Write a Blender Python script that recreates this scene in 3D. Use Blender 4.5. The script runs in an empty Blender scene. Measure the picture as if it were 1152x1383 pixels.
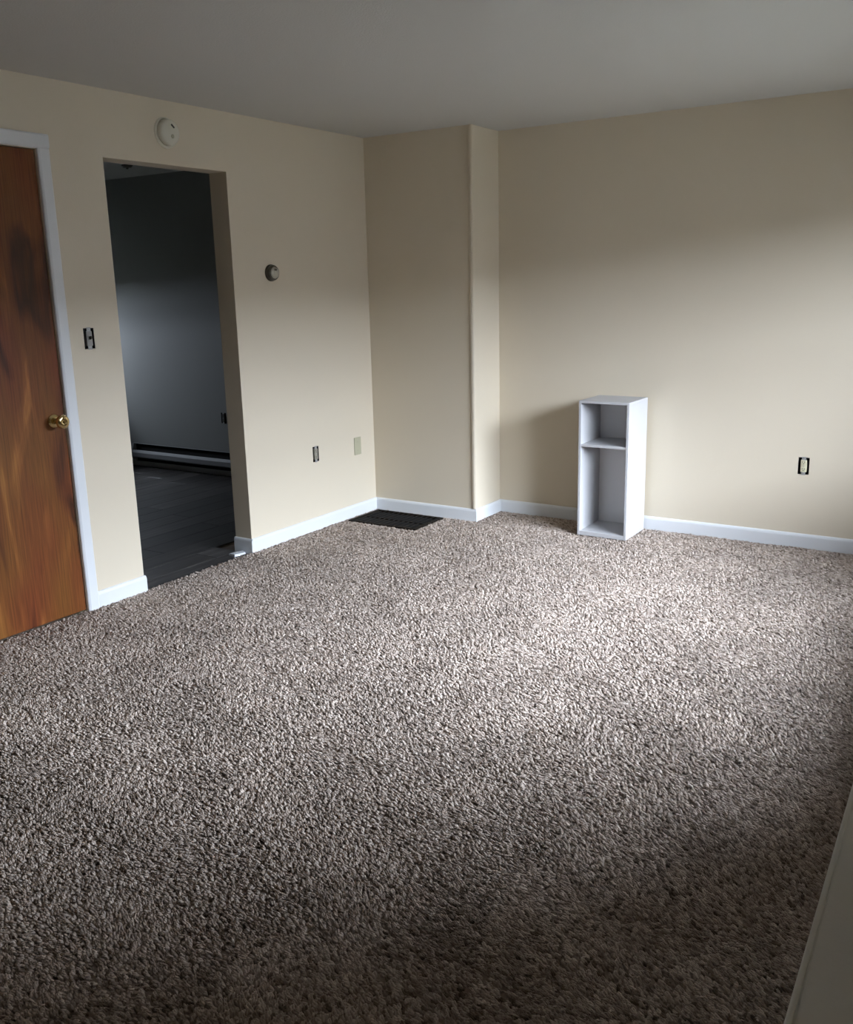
import bpy, bmesh, math, random
from mathutils import Vector, Matrix

S = bpy.context.scene
C = S.collection
rnd = random.Random(7)

# ------------------------------------------------------------------ camera
RT, UP, FW = Vector((0.8380, 0.5455, -0.0240)), Vector((-0.108, 0.211, 0.971)), Vector((-0.530, 0.815, -0.236))
CAM = (3.803, -5.201, 1.521)
YAW, PITCH, ROLL, FPX = 0.577, 0.238, -0.024, 1269.7
f = Vector((-math.sin(YAW) * math.cos(PITCH), math.cos(YAW) * math.cos(PITCH), -math.sin(PITCH)))
r = Vector((math.cos(YAW), math.sin(YAW), 0)); u = r.cross(f)
r2 = math.cos(ROLL) * r + math.sin(ROLL) * u
u2 = -math.sin(ROLL) * r + math.cos(ROLL) * u
cd = bpy.data.cameras.new('camera'); cam = bpy.data.objects.new('camera', cd); C.objects.link(cam)
cd.sensor_fit = 'HORIZONTAL'; cd.sensor_width = 36; cd.lens = 36 * FPX / 1152
cd.clip_start = 0.02
cam.matrix_world = Matrix(((r2.x, u2.x, -f.x, CAM[0]), (r2.y, u2.y, -f.y, CAM[1]), (r2.z, u2.z, -f.z, CAM[2]), (0, 0, 0, 1)))
S.camera = cam

# ------------------------------------------------------------------ sky and exposure
W = bpy.data.worlds.new('overcast_sky'); S.world = W; W.use_nodes = True
wn = W.node_tree.nodes; bgn = wn['Background']
bgn.inputs[1].default_value = 1.0
# standard overcast sky: brightness rises smoothly from the horizon to the zenith, the same in every direction
wl = W.node_tree.links.new
wc = wn.new('ShaderNodeTexCoord'); wsx = wn.new('ShaderNodeSeparateXYZ'); wl(wc.outputs['Generated'], wsx.inputs[0])
wmr = wn.new('ShaderNodeMapRange'); wmr.inputs[1].default_value = 0; wmr.inputs[2].default_value = 1; wmr.inputs[3].default_value = 0.333; wmr.inputs[4].default_value = 1.0
wl(wsx.outputs['Z'], wmr.inputs[0])
wvm = wn.new('ShaderNodeVectorMath'); wvm.operation = 'SCALE'; wvm.inputs[0].default_value = (0.85, 0.91, 1.08)
wl(wmr.outputs[0], wvm.inputs['Scale']); wl(wvm.outputs[0], bgn.inputs[0])
S.view_settings.view_transform = 'Standard'; S.view_settings.look = 'None'
S.view_settings.gamma = 1.0; S.view_settings.use_curve_mapping = False
S.view_settings.exposure = 7.0
S.cycles.max_bounces = 12; S.cycles.diffuse_bounces = 8; S.cycles.transparent_max_bounces = 12
S.cycles.use_denoising = True
S.cycles.caustics_reflective = False; S.cycles.caustics_refractive = False


def portal(name, loc, sx, sy, rot):
    ld = bpy.data.lights.new(name, 'AREA'); ld.shape = 'RECTANGLE'; ld.size = sx; ld.size_y = sy
    ld.cycles.is_portal = True
    o = bpy.data.objects.new(name, ld); o.location = loc; o.rotation_euler = rot; C.objects.link(o)
    return o


# window_1 lights the carpeted room, window_2 the plank-floored room
WX = 4.40                      # inner face of the right wall
WY0, WY1, WZ0, WZ1 = -2.50, -0.15, 0.82, 2.10
WT = 0.15
VX = -4.10                     # inner face of the far wall of the second room
VY0, VY1, VZ0, VZ1 = -0.32, 0.26, 1.00, 1.58
portal('daylight_portal', (WX + WT - 0.01, (WY0 + WY1) / 2, (WZ0 + WZ1) / 2), WZ1 - WZ0, WY1 - WY0, (0, math.pi / 2, 0))
portal('daylight_portal', (VX - 0.19, (VY0 + VY1) / 2, (VZ0 + VZ1) / 2), VZ1 - VZ0, VY1 - VY0, (0, -math.pi / 2, 0))

H = 2.44


# ------------------------------------------------------------------ materials
def mat(name, col, rough=0.6, metal=0.0, bump=None, spec=0.5, vary=None):
    m = bpy.data.materials.new(name); m.use_nodes = True
    nt = m.node_tree; b = nt.nodes['Principled BSDF']
    b.inputs['Base Color'].default_value = (*col, 1); b.inputs['Roughness'].default_value = rough
    b.inputs['Metallic'].default_value = metal; b.inputs['Specular IOR Level'].default_value = spec
    tc = nt.nodes.new('ShaderNodeTexCoord')
    if vary:
        sc, amt = vary
        n = nt.nodes.new('ShaderNodeTexNoise'); n.inputs['Scale'].default_value = sc; n.inputs['Detail'].default_value = 4
        nt.links.new(tc.outputs['Object'], n.inputs['Vector'])
        mr = nt.nodes.new('ShaderNodeMapRange'); mr.inputs[3].default_value = 1 - amt; mr.inputs[4].default_value = 1 + amt
        nt.links.new(n.outputs['Fac'], mr.inputs[0])
        hs = nt.nodes.new('ShaderNodeHueSaturation'); hs.inputs['Color'].default_value = (*col, 1)
        nt.links.new(mr.outputs[0], hs.inputs['Value']); nt.links.new(hs.outputs[0], b.inputs['Base Color'])
    if bump:
        sc, st, dist = bump
        n = nt.nodes.new('ShaderNodeTexNoise'); n.inputs['Scale'].default_value = sc; n.inputs['Detail'].default_value = 3
        nt.links.new(tc.outputs['Object'], n.inputs['Vector'])
        bp = nt.nodes.new('ShaderNodeBump'); bp.inputs['Strength'].default_value = st; bp.inputs['Distance'].default_value = dist
        nt.links.new(n.outputs['Fac'], bp.inputs['Height']); nt.links.new(bp.outputs[0], b.inputs['Normal'])
    return m


M = {}
M['wall'] = mat('cream_wall_paint', (0.645, 0.575, 0.455), 0.55, bump=(170, 0.25, 0.002), spec=0.35, vary=(1.3, 0.015))
M['ceiling'] = mat('white_ceiling_paint', (0.58, 0.58, 0.565), 0.85, bump=(130, 0.35, 0.003), spec=0.2, vary=(1.0, 0.02))
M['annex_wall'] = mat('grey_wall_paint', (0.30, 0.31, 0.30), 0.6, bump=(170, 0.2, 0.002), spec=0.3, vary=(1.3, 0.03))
M['trim'] = mat('white_trim_paint', (0.68, 0.70, 0.72), 0.38, bump=(60, 0.06, 0.002), vary=(3, 0.02))
M['melamine'] = mat('white_melamine', (0.49, 0.49, 0.50), 0.42, bump=(220, 0.08, 0.001), vary=(8, 0.02))
M['lit_back'] = mat('brightened_back_white', (0.88, 0.88, 0.88), 0.5, bump=(400, 0.1, 0.001), vary=(8, 0.02))  # paler than the melamine so the shaded bookcase interior reads brighter
M['panel'] = mat('matt_white_panel', (0.84, 0.85, 0.83), 0.6, bump=(300, 0.15, 0.001), vary=(5, 0.02))
M['plastic'] = mat('off_white_plastic', (0.64, 0.62, 0.52), 0.45, vary=(20, 0.02))
M['plastic_dark'] = mat('dark_plastic_slot', (0.05, 0.05, 0.04), 0.6, vary=(20, 0.1))
M['ivory'] = mat('ivory_plastic', (0.60, 0.57, 0.40), 0.4, vary=(30, 0.03))
M['device'] = mat('grey_ivory_device', (0.30, 0.28, 0.22), 0.45, vary=(60, 0.1))
M['beige_plate'] = mat('beige_blank_plate', (0.43, 0.41, 0.29), 0.4, vary=(30, 0.03))
M['switch_body'] = mat('grey_switch_body', (0.26, 0.255, 0.24), 0.5, vary=(60, 0.1))
M['zinc'] = mat('zinc_strap', (0.34, 0.34, 0.33), 0.5, 0.4, bump=(300, 0.1, 0.001), vary=(60, 0.08))
M['box'] = mat('black_electrical_box', (0.012, 0.012, 0.014), 0.7, vary=(40, 0.2))
M['brass'] = mat('polished_brass', (0.72, 0.56, 0.28), 0.09, 1.0, vary=(40, 0.08))
M['bronze'] = mat('brown_vent_metal', (0.013, 0.0095, 0.0065), 0.7, 0.0, None, 0.15, vary=(30, 0.15))
M['black'] = mat('black_void', (0.006, 0.006, 0.006), 0.9, vary=(5, 0.2))
M['thermo_ring'] = mat('thermostat_ring', (0.10, 0.09, 0.07), 0.35, 0.5, vary=(60, 0.1))
M['thermo_face'] = mat('thermostat_face', (0.42, 0.40, 0.34), 0.3, 0.4, vary=(60, 0.1))
M['heater'] = mat('heater_enamel', (0.30, 0.31, 0.32), 0.35, vary=(6, 0.03))
M['subfloor'] = mat('subfloor', (0.16, 0.12, 0.09), 0.9, vary=(4, 0.1))
M['sky_block'] = mat('sky_block_grey', (0.12, 0.115, 0.11), 0.9, vary=(2, 0.1))
M['grass'] = mat('lawn', (0.05, 0.05, 0.04), 0.95, bump=(40, 0.6, 0.03), vary=(6, 0.3))


def glass():
    m = bpy.data.materials.new('thin_window_glass'); m.use_nodes = True; nt = m.node_tree
    nt.nodes.remove(nt.nodes['Principled BSDF'])
    t = nt.nodes.new('ShaderNodeBsdfTransparent'); t.inputs[0].default_value = (0.95, 0.97, 0.96, 1)
    g = nt.nodes.new('ShaderNodeBsdfGlossy'); g.inputs['Roughness'].default_value = 0.02
    fr = nt.nodes.new('ShaderNodeFresnel'); fr.inputs[0].default_value = 1.45
    mx = nt.nodes.new('ShaderNodeMixShader')
    nt.links.new(fr.outputs[0], mx.inputs[0]); nt.links.new(t.outputs[0], mx.inputs[1]); nt.links.new(g.outputs[0], mx.inputs[2])
    nt.links.new(mx.outputs[0], nt.nodes['Material Output'].inputs[0])
    return m


M['glass'] = glass()


def ramp(nt, stops):
    cr = nt.nodes.new('ShaderNodeValToRGB'); e = cr.color_ramp.elements
    while len(e) < len(stops): e.new(0.5)
    for i, (p, c) in enumerate(stops): e[i].position = p; e[i].color = (*c, 1)
    return cr


def wood_door():
    m = bpy.data.materials.new('stained_veneer'); m.use_nodes = True; nt = m.node_tree; b = nt.nodes['Principled BSDF']
    L = nt.links.new
    tc = nt.nodes.new('ShaderNodeTexCoord')
    # broad cathedral figure: noise warped, stretched along the height, banded
    mp = nt.nodes.new('ShaderNodeMapping'); mp.inputs['Scale'].default_value = (1, 5.2, 1.05); mp.inputs['Location'].default_value = (0, 1.9, 0.35)
    L(tc.outputs['Object'], mp.inputs[0])
    n1 = nt.nodes.new('ShaderNodeTexNoise'); n1.inputs['Scale'].default_value = 1.15; n1.inputs['Detail'].default_value = 3.5; n1.inputs['Roughness'].default_value = 0.45; n1.inputs['Distortion'].default_value = 1.1
    L(mp.outputs[0], n1.inputs['Vector'])
    mul = nt.nodes.new('ShaderNodeMath'); mul.operation = 'MULTIPLY'; mul.inputs[1].default_value = 3.5; L(n1.outputs['Fac'], mul.inputs[0])
    fr = nt.nodes.new('ShaderNodeMath'); fr.operation = 'PINGPONG'; fr.inputs[1].default_value = 0.5; L(mul.outputs[0], fr.inputs[0])
    cr = ramp(nt, [(0.0, (0.050, 0.0150, 0.0045)), (0.15, (0.100, 0.0285, 0.0075)), (0.45, (0.155, 0.046, 0.011)), (0.82, (0.205, 0.066, 0.0155)), (1.0, (0.30, 0.110, 0.028))])
    dbl = nt.nodes.new('ShaderNodeMath'); dbl.operation = 'MULTIPLY'; dbl.inputs[1].default_value = 2.0; L(fr.outputs[0], dbl.inputs[0])
    sm_ = nt.nodes.new('ShaderNodeMapRange'); sm_.inputs[1].default_value = 0.34; sm_.inputs[2].default_value = 0.68; L(n1.outputs['Fac'], sm_.inputs[0])
    mixv = nt.nodes.new('ShaderNodeMix'); mixv.inputs[0].default_value = 0.28; L(sm_.outputs[0], mixv.inputs[2]); L(dbl.outputs[0], mixv.inputs[3])
    L(mixv.outputs[0], cr.inputs[0])
    # fine pores running up the door
    mp2 = nt.nodes.new('ShaderNodeMapping'); mp2.inputs['Scale'].default_value = (1, 90, 3.0); L(tc.outputs['Object'], mp2.inputs[0])
    n2 = nt.nodes.new('ShaderNodeTexNoise'); n2.inputs['Scale'].default_value = 1.6; n2.inputs['Detail'].default_value = 4; L(mp2.outputs[0], n2.inputs['Vector'])
    # slow red to brown drift
    mp3 = nt.nodes.new('ShaderNodeMapping'); mp3.inputs['Scale'].default_value = (1, 2.2, 0.8); L(tc.outputs['Object'], mp3.inputs[0])
    n3 = nt.nodes.new('ShaderNodeTexNoise'); n3.inputs['Scale'].default_value = 2.4; n3.inputs['Detail'].default_value = 1; L(mp3.outputs[0], n3.inputs['Vector'])
    mr = nt.nodes.new('ShaderNodeMapRange'); mr.inputs[1].default_value = 0.3; mr.inputs[2].default_value = 0.7; mr.inputs[3].default_value = 0.70; mr.inputs[4].default_value = 1.18; L(n2.outputs['Fac'], mr.inputs[0])
    hs = nt.nodes.new('ShaderNodeHueSaturation'); L(cr.outputs[0], hs.inputs['Color']); L(mr.outputs[0], hs.inputs['Value'])
    mh = nt.nodes.new('ShaderNodeMapRange'); mh.inputs[1].default_value = 0.3; mh.inputs[2].default_value = 0.7; mh.inputs[3].default_value = 0.492; mh.inputs[4].default_value = 0.512; L(n3.outputs['Fac'], mh.inputs[0])
    L(mh.outputs[0], hs.inputs['Hue'])
    L(hs.outputs[0], b.inputs['Base Color'])
    b.inputs['Roughness'].default_value = 0.45; b.inputs['Specular IOR Level'].default_value = 0.22
    bp = nt.nodes.new('ShaderNodeBump'); bp.inputs['Strength'].default_value = 0.06; bp.inputs['Distance'].default_value = 0.001; L(n2.outputs['Fac'], bp.inputs['Height']); L(bp.outputs[0], b.inputs['Normal'])
    return m


def wood_plank():
    m = bpy.data.materials.new('dark_vinyl_plank'); m.use_nodes = True; nt = m.node_tree; b = nt.nodes['Principled BSDF']
    L = nt.links.new
    tc = nt.nodes.new('ShaderNodeTexCoord'); oi = nt.nodes.new('ShaderNodeObjectInfo')
    ad = nt.nodes.new('ShaderNodeVectorMath'); ad.operation = 'ADD'
    sc = nt.nodes.new('ShaderNodeMath'); sc.operation = 'MULTIPLY'; sc.inputs[1].default_value = 37; L(oi.outputs['Random'], sc.inputs[0])
    L(tc.outputs['Object'], ad.inputs[0]); L(sc.outputs[0], ad.inputs[1])
    mp = nt.nodes.new('ShaderNodeMapping'); mp.inputs['Scale'].default_value = (26, 1.6, 1); L(ad.outputs[0], mp.inputs[0])
    n = nt.nodes.new('ShaderNodeTexNoise'); n.inputs['Scale'].default_value = 1.4; n.inputs['Detail'].default_value = 5; L(mp.outputs[0], n.inputs['Vector'])
    cr = ramp(nt, [(0.25, (0.016, 0.014, 0.013)), (0.5, (0.034, 0.031, 0.029)), (0.78, (0.082, 0.075, 0.070))]); L(n.outputs['Fac'], cr.inputs[0])
    hs = nt.nodes.new('ShaderNodeHueSaturation'); L(cr.outputs[0], hs.inputs['Color'])
    mr = nt.nodes.new('ShaderNodeMapRange'); mr.inputs[3].default_value = 0.25; mr.inputs[4].default_value = 1.5; L(oi.outputs['Random'], mr.inputs[0]); L(mr.outputs[0], hs.inputs['Value'])
    L(hs.outputs[0], b.inputs['Base Color']); b.inputs['Roughness'].default_value = 0.42
    return m


def carpet_mats():
    def base(name, dark):
        m = bpy.data.materials.new(name); m.use_nodes = True; nt = m.node_tree; b = nt.nodes['Principled BSDF']; L = nt.links.new
        oi = nt.nodes.new('ShaderNodeObjectInfo'); geo = nt.nodes.new('ShaderNodeNewGeometry')
        k = dark
        cr = ramp(nt, [(0.0, (0.170 * k, 0.132 * k, 0.106 * k)), (0.2, (0.350 * k, 0.286 * k, 0.240 * k)), (0.6, (0.470 * k, 0.394 * k, 0.340 * k)), (1.0, (0.60 * k, 0.52 * k, 0.460 * k))])
        L(oi.outputs['Random'], cr.inputs[0])
        # traffic and vacuum patches in the pile
        n = nt.nodes.new('ShaderNodeTexNoise'); n.inputs['Scale'].default_value = 2.6; n.inputs['Detail'].default_value = 4; n.inputs['Distortion'].default_value = 0.8
        L(geo.outputs['Position'], n.inputs['Vector'])
        mr = nt.nodes.new('ShaderNodeMapRange'); mr.inputs[1].default_value = 0.3; mr.inputs[2].default_value = 0.7; mr.inputs[3].default_value = 0.88; mr.inputs[4].default_value = 1.12
        L(n.outputs['Fac'], mr.inputs[0])
        hs = nt.nodes.new('ShaderNodeHueSaturation'); L(cr.outputs[0], hs.inputs['Color']); L(mr.outputs[0], hs.inputs['Value'])
        L(hs.outputs[0], b.inputs['Base Color']); b.inputs['Roughness'].default_value = 0.95; b.inputs['Specular IOR Level'].default_value = 0.1
        return m
    return base('carpet_yarn', 1.0), base('carpet_backing', 0.75)


M['door'] = wood_door(); M['plank'] = wood_plank(); M['yarn'], M['backing'] = carpet_mats()


# ------------------------------------------------------------------ helpers
def obj(name, bm, m, parent=None, smooth=False, loc=None):
    me = bpy.data.meshes.new(name)
    bmesh.ops.recalc_face_normals(bm, faces=bm.faces[:])
    bm.to_mesh(me); bm.free()
    if smooth:
        for p in me.polygons: p.use_smooth = True
    if m is not None: me.materials.append(M[m] if isinstance(m, str) else m)
    o = bpy.data.objects.new(name, me); C.objects.link(o)
    if parent: o.parent = parent
    if loc: o.location = loc
    return o


def box(bm, lo, hi, bev=0.0, seg=2):
    b2 = bmesh.new(); bmesh.ops.create_cube(b2, size=1)
    for v in b2.verts:
        for i in range(3): v.co[i] = lo[i] + (v.co[i] + 0.5) * (hi[i] - lo[i])
    if bev: bmesh.ops.bevel(b2, geom=b2.edges[:], offset=bev, segments=seg, profile=0.5, affect='EDGES')
    me = bpy.data.meshes.new('tmp'); b2.to_mesh(me); b2.free(); bm.from_mesh(me); bpy.data.meshes.remove(me)
    return bm


def boxo(name, lo, hi, m, parent=None, bev=0.0, seg=2):
    return obj(name, box(bmesh.new(), lo, hi, bev, seg), m, parent)


def lathe(bm, prof, axis='x', n=40, org=(0, 0, 0)):
    """prof: list of (along, radius) revolved about the axis through org"""
    rings = []
    for a, rad in prof:
        ring = []
        for i in range(n):
            t = 2 * math.pi * i / n; c, s = rad * math.cos(t), rad * math.sin(t)
            p = {'x': (a, c, s), 'y': (s, a, c), 'z': (c, s, a)}[axis]
            ring.append(bm.verts.new([p[k] + org[k] for k in range(3)]))
        rings.append(ring)
    for A, B in zip(rings, rings[1:]):
        for i in range(n): bm.faces.new((A[i], A[(i + 1) % n], B[(i + 1) % n], B[i]))
    for R_, (a, rad) in ((rings[0], prof[0]), (rings[-1], prof[-1])):
        if rad > 1e-5: bm.faces.new(R_)
    bmesh.ops.remove_doubles(bm, verts=bm.verts[:], dist=1e-6)
    return bm


def extrude_prof(bm, prof, a, b, f3):
    """closed 2-D profile swept straight from a to b; f3(p, q, t) -> 3-D"""
    A = [bm.verts.new(f3(p, q, a)) for p, q in prof]; B = [bm.verts.new(f3(p, q, b)) for p, q in prof]
    n = len(prof)
    for i in range(n): bm.faces.new((A[i], A[(i + 1) % n], B[(i + 1) % n], B[i]))
    bm.faces.new(A); bm.faces.new(B[::-1])
    return bm


def slab(bm, u0, u1, v0, v1, w0, w1, holes, f3):
    """wall or floor slab with rectangular through holes; f3(u, v, w) -> 3-D"""
    us = sorted({u0, u1, *[x for h in holes for x in h[:2]]}); vs = sorted({v0, v1, *[x for h in holes for x in h[2:]]})
    us = [x for x in us if u0 <= x <= u1]; vs = [x for x in vs if v0 <= x <= v1]
    def solid(i, j):
        if not (0 <= i < len(us) - 1 and 0 <= j < len(vs) - 1): return False
        a, b = (us[i] + us[i + 1]) / 2, (vs[j] + vs[j + 1]) / 2
        return not any(h[0] < a < h[1] and h[2] < b < h[3] for h in holes)
    cache = {}
    def V(i, j, k):
        if (i, j, k) not in cache: cache[i, j, k] = bm.verts.new(f3(us[i], vs[j], (w0, w1)[k]))
        return cache[i, j, k]
    for i in range(len(us) - 1):
        for j in range(len(vs) - 1):
            if not solid(i, j): continue
            for k in (0, 1): bm.faces.new((V(i, j, k), V(i + 1, j, k), V(i + 1, j + 1, k), V(i, j + 1, k)))
            if not solid(i - 1, j): bm.faces.new((V(i, j, 0), V(i, j, 1), V(i, j + 1, 1), V(i, j + 1, 0)))
            if not solid(i + 1, j): bm.faces.new((V(i + 1, j, 0), V(i + 1, j, 1), V(i + 1, j + 1, 1), V(i + 1, j + 1, 0)))
            if not solid(i, j - 1): bm.faces.new((V(i, j, 0), V(i, j, 1), V(i + 1, j, 1), V(i + 1, j, 0)))
            if not solid(i, j + 1): bm.faces.new((V(i, j + 1, 0), V(i, j + 1, 1), V(i + 1, j + 1, 1), V(i + 1, j + 1, 0)))
    return bm


XW = lambda y, z, x: (x, y, z)      # wall across x
YW = lambda x, z, y: (x, y, z)      # wall across y
ZW = lambda x, y, z: (x, y, z)      # floor


def struct(o): o['kind'] = 'structure'; return o
def thing(name, label, cat, loc=(0, 0, 0), rz=0, group=None):
    o = bpy.data.objects.new(name, None); C.objects.link(o); o.location = loc; o.rotation_euler = (0, 0, rz)
    o.empty_display_size = 0.05
    o['label'] = label; o['category'] = cat
    if group: o['group'] = group
    return o


def holder(name, loc=(0, 0, 0)):
    o = bpy.data.objects.new(name, None); C.objects.link(o); o.location = loc; return struct(o)


# ------------------------------------------------------------------ room shell
YB = 0.335          # back wall plane
YF = -6.2           # front wall, behind the camera
CX = 0.803          # width of the boxed-in chase in the corner
LT = 0.127          # thickness of the left wall
OP = (-2.074, -1.262, -0.05, 2.135)      # cased-free opening in the left wall
DR = (-3.250, -2.436, -0.05, 2.138)      # door
SW = (-2.257, 1.306); RL = (-0.632, 0.485); RR = (2.750, 0.471); HB = (0.030, 0.049)

lh = [OP, DR] + [(c[0] - HB[0], c[0] + HB[0], c[1] - HB[1], c[1] + HB[1]) for c in (SW, RL)]
struct(obj('wall_left', slab(bmesh.new(), YF, 0.56, -0.05, H, -LT, 0, lh, XW), 'wall'))
struct(obj('wall_back', slab(bmesh.new(), 0, WX, -0.05, H, YB, YB + 0.12, [(RR[0] - HB[0], RR[0] + HB[0], RR[1] - HB[1], RR[1] + HB[1])], YW), 'wall'))
struct(obj('wall_right', slab(bmesh.new(), YF, YB + 0.12, -0.05, H, WX, WX + WT, [(WY0, WY1, WZ0, WZ1)], XW), 'wall'))
struct(obj('wall_front', slab(bmesh.new(), -LT, WX + WT, -0.05, H, YF - 0.12, YF, [], YW), 'wall'))
# chase with a bullnosed outer corner
bm = bmesh.new(); R0 = 0.014
prof = [(0, YB), (0, 0)] + [(CX - R0 + R0 * math.sin(t), R0 - R0 * math.cos(t)) for t in [k * math.pi / 16 for k in range(9)]] + [(CX, YB)]
extrude_prof(bm, prof, -0.05, H, lambda p, q, t: (p, q, t))
ch = struct(obj('wall_chase', bm, 'wall'))
bm = bmesh.new()   # painted corner bead standing a little proud of the plaster
prof = [(CX - 0.020, 0.0006), (CX - 0.0185, -0.0070), (CX - 0.0150, -0.0105), (CX - 0.004, -0.0110), (CX + 0.0035, -0.0080), (CX + 0.0058, -0.001), (CX + 0.0045, 0.018), (CX - 0.0006, 0.021), (CX - 0.010, 0.010)]
extrude_prof(bm, prof, 0.08, H, lambda p, q, t: (p, q, t))
obj('corner_bead', bm, 'wall', ch, smooth=False)

struct(boxo('ceiling', (-LT / 2, YF - 0.12, H), (WX + WT, YB + 0.12, H + 0.2), 'ceiling'))
struct(boxo('floor', (0, YF, -0.10), (WX, YB, -0.016), 'subfloor'))

# carpet: backing plus a pile of twisted tufts
VN = (0.047, 0.578, -0.386, -0.042)      # floor vent footprint
BK = (1.528, 1.842, -0.012, 0.292)       # bookcase footprint
bm = bmesh.new()
us = [0.0, VN[0], VN[1], BK[0], BK[1], WX]
holes = [(VN[0] + .004, VN[1] - .004, VN[2] + .004, VN[3] - .004), (0, CX, 0.0, YB)]
xs = sorted({0.0, WX, *[h[i] for h in holes for i in (0, 1)]}); ys = sorted({YF, YB, *[h[i] for h in holes for i in (2, 3)]})
vc = {}
def cv(x, y):
    if (x, y) not in vc: vc[x, y] = bm.verts.new((x, y, -0.010))
    return vc[x, y]
for x0, x1 in zip(xs, xs[1:]):
    for y0, y1 in zip(ys, ys[1:]):
        mx_, my_ = (x0 + x1) / 2, (y0 + y1) / 2
        if any(h[0] < mx_ < h[1] and h[2] < my_ < h[3] for h in holes): continue
        bm.faces.new((cv(x0, y0), cv(x1, y0), cv(x1, y1), cv(x0, y1)))
carpet = obj('carpet', bm, 'backing')
carpet['kind'] = 'stuff'; carpet['label'] = 'wall to wall taupe beige cut pile carpet, speckled and matted in patches'; carpet['category'] = 'carpet'


def tuft_mesh():
    bm = bmesh.new(); n = 5
    for k in range(3):       # three short leaning strands per tuft
        a = k * 2.1; ox, oy = 0.0026 * math.cos(a), 0.0026 * math.sin(a)
        rings = []
        for z, rad, ln in ((-0.001, 0.0030, 0.0), (0.0045, 0.0036, 0.0030), (0.0072, 0.0024, 0.0085)):
            rings.append([bm.verts.new((ox * (1 + z * 60) - ln + rad * math.cos(t), oy * (1 + z * 60) + (k - 1) * ln * 0.35 + rad * math.sin(t), z - 0.0008 * k)) for t in [2 * math.pi * i / n for i in range(n)]])
        for A, B in zip(rings, rings[1:]):
            for i in range(n): bm.faces.new((A[i], A[(i + 1) % n], B[(i + 1) % n], B[i]))
        bm.faces.new(rings[-1])
    me = bpy.data.meshes.new('tuft'); bm.to_mesh(me); bm.free()
    for p in me.polygons: p.use_smooth = True
    me.materials.append(M['yarn'])
    return bpy.data.objects.new('tuft', me)


tuft = tuft_mesh()
ng = bpy.data.node_groups.new('carpet_pile', 'GeometryNodeTree')
ng.interface.new_socket('Geometry', in_out='INPUT', socket_type='NodeSocketGeometry')
ng.interface.new_socket('Geometry', in_out='OUTPUT', socket_type='NodeSocketGeometry')
N = ng.nodes.new; L = ng.links.new
gi, go = N('NodeGroupInput'), N('NodeGroupOutput')
dp = N('GeometryNodeDistributePointsOnFaces'); dp.distribute_method = 'POISSON'; dp.inputs['Distance Min'].default_value = 0.0062; dp.inputs['Density Max'].default_value = 26000; dp.inputs['Seed'].default_value = 3
ob = N('GeometryNodeObjectInfo'); ob.inputs['Object'].default_value = tuft
ip = N('GeometryNodeInstanceOnPoints'); jg = N('GeometryNodeJoinGeometry')
rv = N('FunctionNodeRandomValue'); rv.data_type = 'FLOAT_VECTOR'; rv.inputs[0].default_value = (-0.30, -0.25, -0.75); rv.inputs[1].default_value = (0.30, 0.25, 0.75)
# the pile leans in patches
pn = N('ShaderNodeTexNoise'); pn.inputs['Scale'].default_value = 3.2; pn.inputs['Detail'].default_value = 3
ps = N('GeometryNodeInputPosition'); L(ps.outputs[0], pn.inputs['Vector'])
vs_ = N('ShaderNodeVectorMath'); vs_.operation = 'SUBTRACT'; vs_.inputs[1].default_value = (0.5, 0.5, 0.5); L(pn.outputs['Color'], vs_.inputs[0])
vm = N('ShaderNodeVectorMath'); vm.operation = 'MULTIPLY'; vm.inputs[1].default_value = (0.9, 0.9, 4.0); L(vs_.outputs[0], vm.inputs[0])
va = N('ShaderNodeVectorMath'); va.operation = 'ADD'; L(vm.outputs[0], va.inputs[0]); L(rv.outputs[0], va.inputs[1])
rs = N('FunctionNodeRandomValue'); rs.data_type = 'FLOAT'; rs.inputs[2].default_value = 0.7; rs.inputs[3].default_value = 1.2
L(gi.outputs[0], dp.inputs[0]); L(dp.outputs['Points'], ip.inputs['Points']); L(ob.outputs['Geometry'], ip.inputs['Instance'])
L(va.outputs[0], ip.inputs['Rotation']); L(rs.outputs[1], ip.inputs['Scale'])
L(gi.outputs[0], jg.inputs[0]); L(ip.outputs[0], jg.inputs[0]); L(jg.outputs[0], go.inputs[0])
md = carpet.modifiers.new('pile', 'NODES'); md.node_group = ng


# ------------------------------------------------------------------ baseboards
BH, BT = 0.078, 0.013
BP = [(0, -0.012), (BT, -0.012), (BT, BH - 0.016), (BT - 0.002, BH - 0.008), (BT - 0.006, BH - 0.002), (BT - 0.009, BH), (0, BH)]
def base_run(bm, axis, at, sgn, a, b):
    if axis == 'x': extrude_prof(bm, BP, a, b, lambda p, q, t: (at + sgn * p, t, q))     # on a wall across x, running along y
    else: extrude_prof(bm, BP, a, b, lambda p, q, t: (t, at + sgn * p, q))
    return bm
struct(obj('baseboard_left', base_run(bmesh.new(), 'x', 0, 1, -1.262 + 0.0, -0.0), 'trim'))
bb = obj('baseboard_door', base_run(bmesh.new(), 'x', 0, 1, -2.390, -2.068), 'trim'); struct(bb)
struct(obj('baseboard_jamb', base_run(bmesh.new(), 'y', -1.262, -1, -LT - 0.004, BT), 'trim'))
bm = bmesh.new()       # mitred round the outer corner of the chase
path = [lambda p, q: (0.0, -p, q), lambda p, q: (CX + p, -p, q), lambda p, q: (CX + p, YB, q)]
rg = [[bm.verts.new(fn(p, q)) for p, q in BP] for fn in path]
for A, B in zip(rg, rg[1:]):
    for i in range(len(BP)): bm.faces.new((A[i], A[(i + 1) % len(BP)], B[(i + 1) % len(BP)], B[i]))
bm.faces.new(rg[0]); bm.faces.new(rg[-1])
struct(obj('baseboard_chase', bm, 'trim'))
struct(obj('baseboard_back', base_run(bmesh.new(), 'y', YB, -1, CX, WX), 'trim'))
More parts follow.
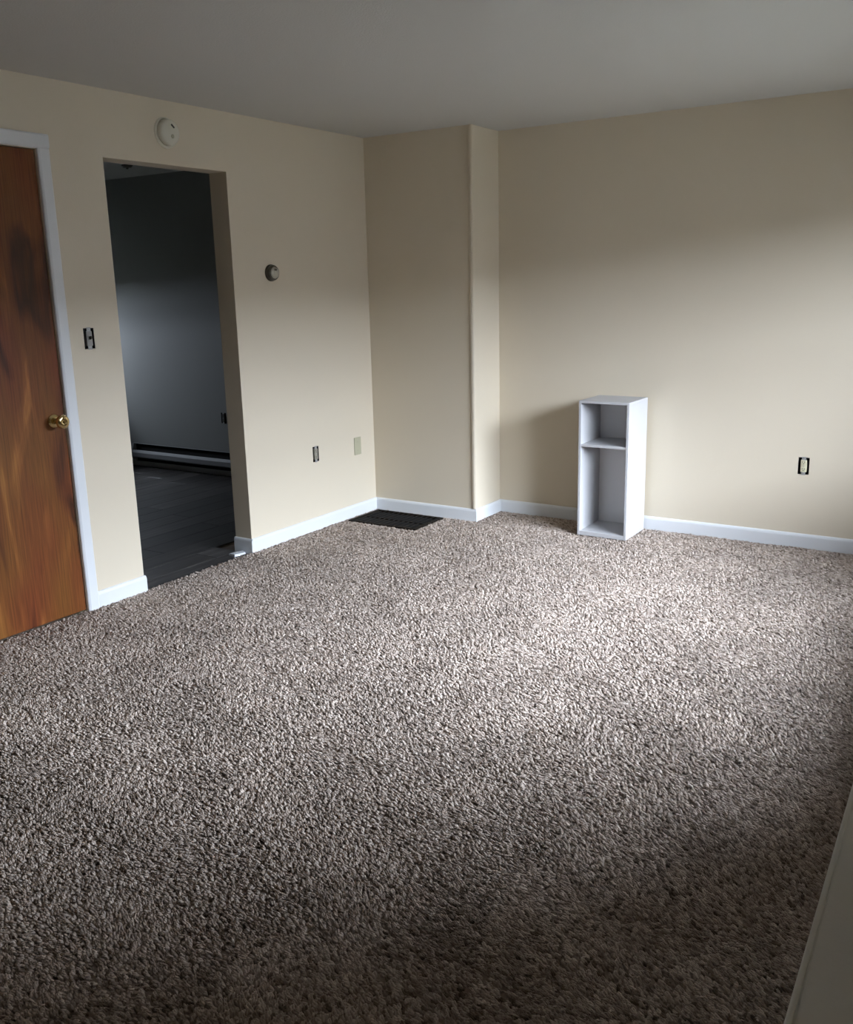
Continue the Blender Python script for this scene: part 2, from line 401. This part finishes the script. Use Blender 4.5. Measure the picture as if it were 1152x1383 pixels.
struct(obj('baseboard_right', base_run(bmesh.new(), 'x', WX, -1, YF, YB), 'trim'))
struct(obj('baseboard_front', base_run(bmesh.new(), 'y', YF, 1, 0, WX), 'trim'))

# ------------------------------------------------------------------ door and its casing
dx0, dx1 = -0.042, -0.004
door = holder('door_1', (0, 0, 0))
sl = obj('door_slab', box(bmesh.new(), (dx0, DR[0] + 0.003, 0.004), (dx1, DR[1] - 0.004, DR[3] - 0.004), 0.0015, 1), 'door', door)
KY, KZ = -2.497, 0.944
obj('rosette', lathe(bmesh.new(), [(dx1, 0.0), (dx1, 0.033), (dx1 + 0.004, 0.0325), (dx1 + 0.009, 0.027), (dx1 + 0.012, 0.016), (dx1 + 0.012, 0.0)], 'x', 40, (0, KY, KZ)), 'brass', door, True)
knob = obj('knob', lathe(bmesh.new(), [(dx1 + 0.011, 0.0), (dx1 + 0.011, 0.014), (dx1 + 0.028, 0.0125), (dx1 + 0.038, 0.016), (dx1 + 0.047, 0.026), (dx1 + 0.056, 0.0315), (dx1 + 0.066, 0.032), (dx1 + 0.073, 0.0285), (dx1 + 0.077, 0.021), (dx1 + 0.075, 0.012), (dx1 + 0.075, 0.0)], 'x', 40, (0, KY, KZ)), 'brass', door, True)
boxo('lock_button', (dx1 + 0.074, KY - 0.004, KZ - 0.004), (dx1 + 0.080, KY + 0.004, KZ + 0.004), 'brass', knob, 0.001)
# door stop and jamb lining behind the slab
boxo('door_stop', (dx0 - 0.03, DR[0], 0.0), (dx0 - 0.002, DR[0] + 0.012, DR[3]), 'trim', door)
boxo('door_stop', (dx0 - 0.03, DR[1] - 0.012, 0.0), (dx0 - 0.002, DR[1], DR[3]), 'trim', door)

CW, CT = 0.062, 0.016
CP = lambda w: [(0, 0), (0, 0.009), (0.004, CT * 0.8), (0.012, CT), (w - 0.006, CT), (w, CT - 0.005), (w, 0)]
tr = holder('trim_1')
e = 0.002
def leg(y_in, sg, top):
    return extrude_prof(bmesh.new(), CP(CW), -0.012, top, lambda p, q, t: (q, y_in + sg * p, t))
obj('side_casing', leg(DR[1] + e, 1, DR[3] + e), 'trim', tr)
obj('side_casing', leg(DR[0] - e, -1, DR[3] + e), 'trim', tr)
obj('head_casing', extrude_prof(bmesh.new(), CP(CW), DR[0] - e - CW, DR[1] + e + CW, lambda p, q, t: (q + 0.0006, t, DR[3] + e + p)), 'trim', tr)

# ------------------------------------------------------------------ things on the walls
def smoke(loc):
    t = thing('smoke_detector', 'round cream smoke detector high on the wall above the doorless opening', 'smoke detector', loc)
    obj('mounting_plate', lathe(bmesh.new(), [(0, 0), (0, 0.074), (0.006, 0.0735), (0.009, 0.070), (0.009, 0)], 'x', 48), 'plastic', t, False)
    obj('cover', lathe(bmesh.new(), [(0.009, 0), (0.009, 0.063), (0.022, 0.0635), (0.034, 0.060), (0.041, 0.052), (0.045, 0.036), (0.046, 0.0)], 'x', 48), 'plastic', t, True)
    s = bmesh.new(); box(s, (0.041, -0.002, -0.006), (0.0485, 0.022, 0.002), 0.001, 1)
    bmesh.ops.rotate(s, verts=s.verts[:], cent=(0.045, 0.01, 0), matrix=Matrix.Rotation(math.radians(-40), 3, 'X'))
    bmesh.ops.translate(s, verts=s.verts[:], vec=(0, 0.001, 0.030))
    obj('sounder_slot', s, 'plastic_dark', t)
    obj('test_button', lathe(bmesh.new(), [(0.042, 0), (0.042, 0.010), (0.0478, 0.0095), (0.0485, 0.007), (0.0485, 0)], 'x', 24, (0, 0.004, -0.020)), 'beige_plate', t, True)
smoke((0, -1.672, 2.286))

t = thing('thermostat', 'small round thermostat with dark ring and pale dial, on the cream wall', 'thermostat', (0, -0.957, 1.604))
obj('wall_ring', lathe(bmesh.new(), [(0, 0), (0, 0.047), (0.004, 0.048), (0.012, 0.047), (0.012, 0)], 'x', 48), 'thermo_ring', t)
obj('body', lathe(bmesh.new(), [(0.012, 0), (0.012, 0.043), (0.026, 0.0435), (0.032, 0.040), (0.033, 0.028), (0.033, 0)], 'x', 48), 'thermo_ring', t, True)
obj('dial', lathe(bmesh.new(), [(0.032, 0), (0.032, 0.033), (0.037, 0.031), (0.041, 0.022), (0.043, 0.0)], 'x', 40), 'thermo_face', t, True)
boxo('scale_window', (0.040, -0.010, 0.012), (0.0425, 0.012, 0.020), 'thermo_ring', t, 0.0008)
boxo('pointer', (0.0415, -0.002, -0.018), (0.0445, 0.002, 0.008), 'plastic', t, 0.0008)


def device(name, label, cat, loc, rz, kind, body, group=None, wid=0.030, hei=0.049):
    """a bare wiring device in its wall box: local +x faces the room"""
    t = thing(name, label, cat, loc, rz, group)
    b = bmesh.new()      # open-fronted box
    w, h, d = wid - 0.0008, hei - 0.0008, 0.055
    box(b, (-d, -w, -h), (-d + 0.002, w, h)); box(b, (-d, -w, -h), (-0.001, -w + 0.0015, h)); box(b, (-d, w - 0.0015, -h), (-0.001, w, h))
    box(b, (-d, -w, -h), (-0.001, w, -h + 0.0015)); box(b, (-d, -w, h - 0.0015), (-0.001, w, h))
    obj('wall_box', b, 'box', t)
    y = bmesh.new(); sw = 0.0115
    box(y, (0.0002, -sw, -hei - 0.003), (0.0016, sw, hei + 0.003), 0.0005, 1)
    obj('mounting_strap', y, 'zinc', t)
    obj('body', box(bmesh.new(), (-0.03, -0.0160, -0.034), (0.0035, 0.0160, 0.034), 0.002, 2), body, t)
    for s in (-1, 1):
        obj('screw', lathe(bmesh.new(), [(0.001, 0), (0.001, 0.0036), (0.0028, 0.003), (0.003, 0)], 'x', 14, (0, 0, s * (hei - 0.004))), 'zinc', t, True)
    if kind == 'outlet':
        for s in (-1, 1):
            fm = lathe(bmesh.new(), [(0.003, 0), (0.003, 0.0155), (0.0062, 0.0148), (0.0065, 0.0)], 'x', 24, (0, 0, s * 0.0195))
            for v in fm.verts: v.co.y = max(-0.0135, min(0.0135, v.co.y))
            fc = obj('receptacle_face', fm, body, t)
            q = bmesh.new()
            for yy in (-0.0055, 0.0055): box(q, (0.006, yy - 0.0012, s * 0.0195 - 0.001), (0.0069, yy + 0.0012, s * 0.0195 + 0.008))
            lathe(q, [(0.006, 0), (0.006, 0.0026), (0.0069, 0.0026), (0.0069, 0)], 'x', 12, (0, 0, s * 0.0195 - 0.006))
            obj('contact_slots', q, 'box', fc)
        obj('center_screw', lathe(bmesh.new(), [(0.003, 0), (0.003, 0.0032), (0.0055, 0.0026), (0.0057, 0)], 'x', 14), 'zinc', t, True)
    else:
        boxo('toggle_frame', (0.0030, -0.0075, -0.015), (0.0048, 0.0075, 0.015), body, t, 0.0008)
        q = bmesh.new(); box(q, (0.004, -0.004, -0.0065), (0.019, 0.004, 0.0065), 0.0015, 2)
        bmesh.ops.rotate(q, verts=q.verts[:], cent=(0.004, 0, 0), matrix=Matrix.Rotation(math.radians(-28), 3, 'Y'))
        obj('toggle', q, 'plastic_dark', t)
    return t
device('light_switch', 'bare light switch in an open wall box between the wooden door and the opening', 'light switch', (0, SW[0], SW[1]), 0, 'switch', 'switch_body')
device('wall_outlet', 'uncovered outlet low on the wall left of the beige blank plate', 'outlet', (0, RL[0], RL[1]), 0, 'outlet', 'device')
device('wall_outlet', 'uncovered ivory outlet in a black box, on the back wall right of the bookcase', 'outlet', (RR[0], YB, RR[1]), -math.pi / 2, 'outlet', 'ivory')

t = thing('wall_plate', 'beige blank wall plate low on the wall beside the room corner', 'wall plate', (0, -0.194, 0.470))
obj('plate', box(bmesh.new(), (0, -0.037, -0.060), (0.006, 0.037, 0.060), 0.003, 2), 'beige_plate', t)
for s in (-1, 1): obj('screw', lathe(bmesh.new(), [(0.0055, 0), (0.0055, 0.0036), (0.0072, 0.003), (0.0074, 0)], 'x', 14, (0, 0, s * 0.030)), 'beige_plate', t, True)

# ------------------------------------------------------------------ floor vent
t = thing('floor_vent', 'dark brown slatted floor vent let into the carpet in the corner', 'vent', ((VN[0] + VN[1]) / 2, (VN[2] + VN[3]) / 2, 0))
hx, hy = (VN[1] - VN[0]) / 2, (VN[3] - VN[2]) / 2
fr = 0.016
b = slab(bmesh.new(), -hx, hx, -hy, hy, -0.010, 0.004, [(-hx + fr, hx - fr, -hy + fr, hy - fr)], ZW)
obj('frame', b, 'bronze', t)
boxo('damper_pan', (-hx + 0.006, -hy + 0.006, -0.0155), (hx - 0.006, hy - 0.006, -0.0110), 'black', t)
ns = 13; span = 2 * (hx - fr)
sm = None
for i in range(ns):
    x = -hx + fr + (i + 0.5) * span / ns
    if sm is None:
        q = bmesh.new(); box(q, (-0.0125, -hy + fr, -0.001), (0.0125, hy - fr, 0.001))
        bmesh.ops.rotate(q, verts=q.verts[:], cent=(0, 0, 0), matrix=Matrix.Rotation(math.radians(-14), 3, 'Y'))
        o = obj('slat', q, 'bronze', t, loc=(x, 0, -0.0012)); sm = o.data
    else:
        o = bpy.data.objects.new('slat', sm); C.objects.link(o); o.parent = t; o.location = (x, 0, -0.0012)
boxo('crossbar', (-hx + fr, -0.003, -0.0105), (hx - fr, 0.003, -0.0045), 'bronze', t)

# ------------------------------------------------------------------ bookcase
t = thing('bookcase', 'small white two-compartment open bookcase standing against the back wall', 'bookcase', ((BK[0] + BK[1]) / 2, (BK[2] + BK[3]) / 2, 0))
bx, by, bz, T = (BK[1] - BK[0]) / 2, (BK[3] - BK[2]) / 2, 0.825, 0.015
bv = 0.0012
boxo('side_panel', (-bx, -by, 0), (-bx + T, by, bz - T), 'melamine', t, bv)
boxo('side_panel', (bx - T, -by, 0), (bx, by, bz - T), 'melamine', t, bv)
boxo('top_panel', (-bx, -by, bz - T), (bx, by, bz), 'melamine', t, bv)
boxo('bottom_panel', (-bx + T, -by + 0.001, 0.0), (bx - T, by, 0.026), 'melamine', t, bv)
boxo('shelf', (-bx + T, -by + 0.004, 0.548), (bx - T, by - 0.006, 0.563), 'melamine', t, bv)
boxo('back_panel', (-bx + T, by - 0.006, 0.026), (bx - T, by - 0.001, bz - T), 'lit_back', t)

# ------------------------------------------------------------------ low cabinet by the camera
ang = math.atan2(0.019, 0.512)
t = thing('low_cabinet', 'low white cabinet at the lower right, its smooth lipped top seen from above', 'cabinet', (3.667, -4.393, 0), ang)
# local: left edge on x = 0, runs along y
y0, y1, dp_, hz = -0.75, 1.05, 0.60, 0.83
boxo('top', (0.006, y0, hz - 0.020), (dp_, y1, hz - 0.002), 'panel', t, 0.003)
boxo('edge_lip', (0, y0 - 0.002, hz - 0.026), (0.007, y1 + 0.002, hz), 'panel', t, 0.0025)
boxo('end_panel', (0.010, y0 + 0.004, 0), (dp_, y0 + 0.020, hz - 0.020), 'panel', t, 0.001)
boxo('end_panel', (0.010, y1 - 0.020, 0), (dp_, y1 - 0.004, hz - 0.020), 'panel', t, 0.001)
boxo('back_panel', (dp_ - 0.006, y0 + 0.020, 0.06), (dp_, y1 - 0.020, hz - 0.020), 'panel', t)
boxo('plinth', (0.030, y0 + 0.020, 0), (0.046, y1 - 0.020, 0.060), 'panel', t)
n = 3; ww = (y1 - y0 - 0.012) / n
for i in range(n):
    d = boxo('cabinet_door', (0.008, y0 + 0.006 + i * ww + 0.0015, 0.064), (0.024, y0 + 0.006 + (i + 1) * ww - 0.0015, hz - 0.030), 'panel', t, 0.0015)

# ------------------------------------------------------------------ window_1 in the right wall (out of frame, lights the room)
def window(name, xi, sg, y0, y1, z0, z1, wt):
    """xi inner wall face, sg +1 when outside is towards +x"""
    w = holder(name)
    X = lambda d: xi + sg * d
    def bx_(nm, d0, d1, a0, a1, c0, c1, m, par, bev=0.003):
        lo, hi = (min(X(d0), X(d1)), a0, c0), (max(X(d0), X(d1)), a1, c1)
        return boxo(nm, lo, hi, m, par, bev, 1)
    g = 0.03
    fo = slab(bmesh.new(), y0 + .001, y1 - .001, z0 + .001, z1 - .001, X(wt * 0.55), X(wt * 0.95), [(y0 + g, y1 - g, z0 + g, z1 - g)], XW)
    obj('window_frame', fo, 'trim', w)
    zm = (z0 + z1) / 2
    for (a, b_, dd) in ((z0 + g, zm + 0.015, 0.60), (zm - 0.015, z1 - g, 0.80)):
        s = obj('sash', slab(bmesh.new(), y0 + g, y1 - g, a, b_, X(wt * dd), X(wt * dd + 0.028), [(y0 + g + .035, y1 - g - .035, a + .035, b_ - .035)], XW), 'trim', w)
        bx_('pane', wt * dd + 0.013, wt * dd + 0.0155, y0 + g + .03, y1 - g - .03, a + .03, b_ - .03, 'glass', s, 0)
    bx_('window_sill', -0.035, wt * 0.55, y0 - 0.0, y1 + 0.0, z0 - 0.0, z0 + 0.018, 'trim', w)
    for (a0, a1, c0, c1) in ((y0 - .06, y0, z0 - .07, z1), (y1, y1 + .06, z0 - .07, z1), (y0 - .06, y1 + .06, z1, z1 + .06), (y0, y1, z0 - .07, z0)):
        bx_('casing', -0.015, 0.0, a0, a1, c0, c1, 'trim', w)
    return w
window('window_1', WX, 1, WY0, WY1, WZ0, WZ1, WT)

# ------------------------------------------------------------------ second room seen through the opening
AY0, AY1 = -3.45, 0.42
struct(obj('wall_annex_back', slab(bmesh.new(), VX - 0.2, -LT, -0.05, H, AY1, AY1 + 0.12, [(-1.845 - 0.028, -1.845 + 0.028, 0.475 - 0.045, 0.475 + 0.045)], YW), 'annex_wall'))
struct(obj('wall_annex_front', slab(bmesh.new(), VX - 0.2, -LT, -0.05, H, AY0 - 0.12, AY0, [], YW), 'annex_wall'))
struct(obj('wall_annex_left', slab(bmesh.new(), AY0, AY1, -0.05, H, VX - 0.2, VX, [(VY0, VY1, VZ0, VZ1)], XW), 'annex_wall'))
struct(boxo('ceiling_annex', (VX - 0.2, AY0 - 0.12, H), (-LT / 2, AY1 + 0.12, H + 0.2), 'ceiling'))
window('window_2', VX, -1, VY0, VY1, VZ0, VZ1, 0.20)
fa = struct(boxo('floor_annex', (VX, AY0, -0.12), (-LT, AY1, -0.022), 'subfloor'))
struct(boxo('floor_threshold', (-LT, OP[0], -0.12), (-0.0005, OP[1], -0.022), 'subfloor'))
PW, PL = 0.178, 1.22
pm = {}
def plank(x0, x1, y0, y1):
    k = (round(x1 - x0, 3), round(y1 - y0, 3))
    if k not in pm:
        o = obj('plank', box(bmesh.new(), (0, 0, 0), (x1 - x0 - 0.0025, y1 - y0 - 0.0025, 0.010), 0.0012, 1), 'plank', fa); pm[k] = o.data
    else:
        o = bpy.data.objects.new('plank', pm[k]); C.objects.link(o); o.parent = fa
    o.location = (x0, y0, -0.022)
x = -0.001
i = 0
while x > VX:
    x0 = max(VX, x - PW)
    lo, hi = (OP[0], OP[1]) if x > -LT - 0.01 else (AY0, AY1)
    if x > -LT and x0 < -LT: x0 = -LT
    y = lo - ((i * 0.47) % 1.0) * PL
    while y < hi:
        a, b_ = max(lo, y), min(hi, y + PL)
        if b_ - a > 0.02: plank(x0, x, a, b_)
        y += PL
    x = x0; i += 1

struct(obj('baseboard_annex', base_run(bmesh.new(), 'y', AY1, -1, VX, -LT), 'trim'))

# electric baseboard heater on the back wall of the second room
t = thing('baseboard_heater', 'long low white baseboard heater on the dim wall beyond the opening', 'heater', (-2.955, AY1, 0))
HLn, hb = 2.3, BT + 0.002
# local: +x along the wall, -y out from the wall
obj('back_plate', box(bmesh.new(), (0.0, -hb - 0.006, 0.035), (HLn, -hb, 0.196)), 'black', t)  # coloured black to stand in for the shade inside the slot
boxo('top_cap', (0.0, -hb - 0.020, 0.1915), (HLn, -hb, 0.196), 'heater', t, 0.001)
cp = [(-hb - 0.052, 0.072), (-hb - 0.062, 0.082), (-hb - 0.062, 0.118), (-hb - 0.050, 0.142), (-hb - 0.047, 0.141), (-hb - 0.058, 0.117), (-hb - 0.058, 0.084), (-hb - 0.049, 0.075)]
obj('front_cover', extrude_prof(bmesh.new(), cp, 0.02, HLn - 0.02, lambda p, q, s: (s, p, q)), 'heater', t)
b = bmesh.new()
for k in range(90): box(b, (0.03 + k * (HLn - .06) / 90, -hb - 0.040, 0.085), (0.032 + k * (HLn - .06) / 90, -hb - 0.008, 0.125))
lathe(b, [(0.025, 0), (0.025, 0.008), (HLn - 0.025, 0.008), (HLn - 0.025, 0)], 'x', 10, (0, -hb - 0.024, 0.105))
fe = obj('heating_element', b, 'black', t); fe['kind'] = 'stuff'
for a in (0.0, HLn - 0.02): obj('end_cap', extrude_prof(bmesh.new(), [(-hb, 0.035), (-hb - 0.055, 0.060), (-hb - 0.063, 0.082), (-hb - 0.063, 0.119), (-hb - 0.034, 0.195), (-hb, 0.195)], a, a + 0.02, lambda p, q, s: (s, p, q)), 'heater', t)

device('wall_outlet', 'dark outlet on the dim wall beyond the opening, above the heater', 'outlet', (-1.845, AY1, 0.475), -math.pi / 2, 'outlet', 'plastic_dark', None, 0.028, 0.045)

t = thing('ceiling_light', 'small dark ceiling fixture glimpsed under the top of the opening', 'light fixture', (-2.10, -0.13, H))
obj('canopy', lathe(bmesh.new(), [(0, 0), (0, 0.042), (-0.008, 0.042), (-0.020, 0.030), (-0.022, 0)], 'z', 32), 'thermo_ring', t, True)
obj('finial', lathe(bmesh.new(), [(-0.020, 0), (-0.020, 0.010), (-0.030, 0.008), (-0.032, 0)], 'z', 20), 'plastic_dark', t, True)

# scrap of white trim lying in the opening
bm = bmesh.new()
pts = [(-0.030, -0.040), (0.022, -0.046), (0.036, -0.010), (0.034, 0.036), (0.004, 0.044), (-0.034, 0.020)]
A = [bm.verts.new((x_, y_, 0.0)) for x_, y_ in pts]; B = [bm.verts.new((x_ * 0.94, y_ * 0.94, 0.010 + 0.004 * math.sin(k * 2.1))) for k, (x_, y_) in enumerate(pts)]
for k in range(6): bm.faces.new((A[k], A[(k + 1) % 6], B[(k + 1) % 6], B[k]))
bm.faces.new(A); bm.faces.new(B)
sc = obj('trim_scrap', bm, 'trim', None, False, (-0.070, -1.318, -0.012))
sc['label'] = 'small white scrap lying on the threshold at the foot of the opening'; sc['category'] = 'scrap'

# ------------------------------------------------------------------ outdoors
struct(boxo('ground', (-40, -40, -0.9), (40, 40, -0.6), 'grass'))
struct(boxo('wall_sky_block', (13, -14, -0.6), (20, 12, 3.0), 'sky_block'))  # unseen mass added to block low sky light at the right-hand window
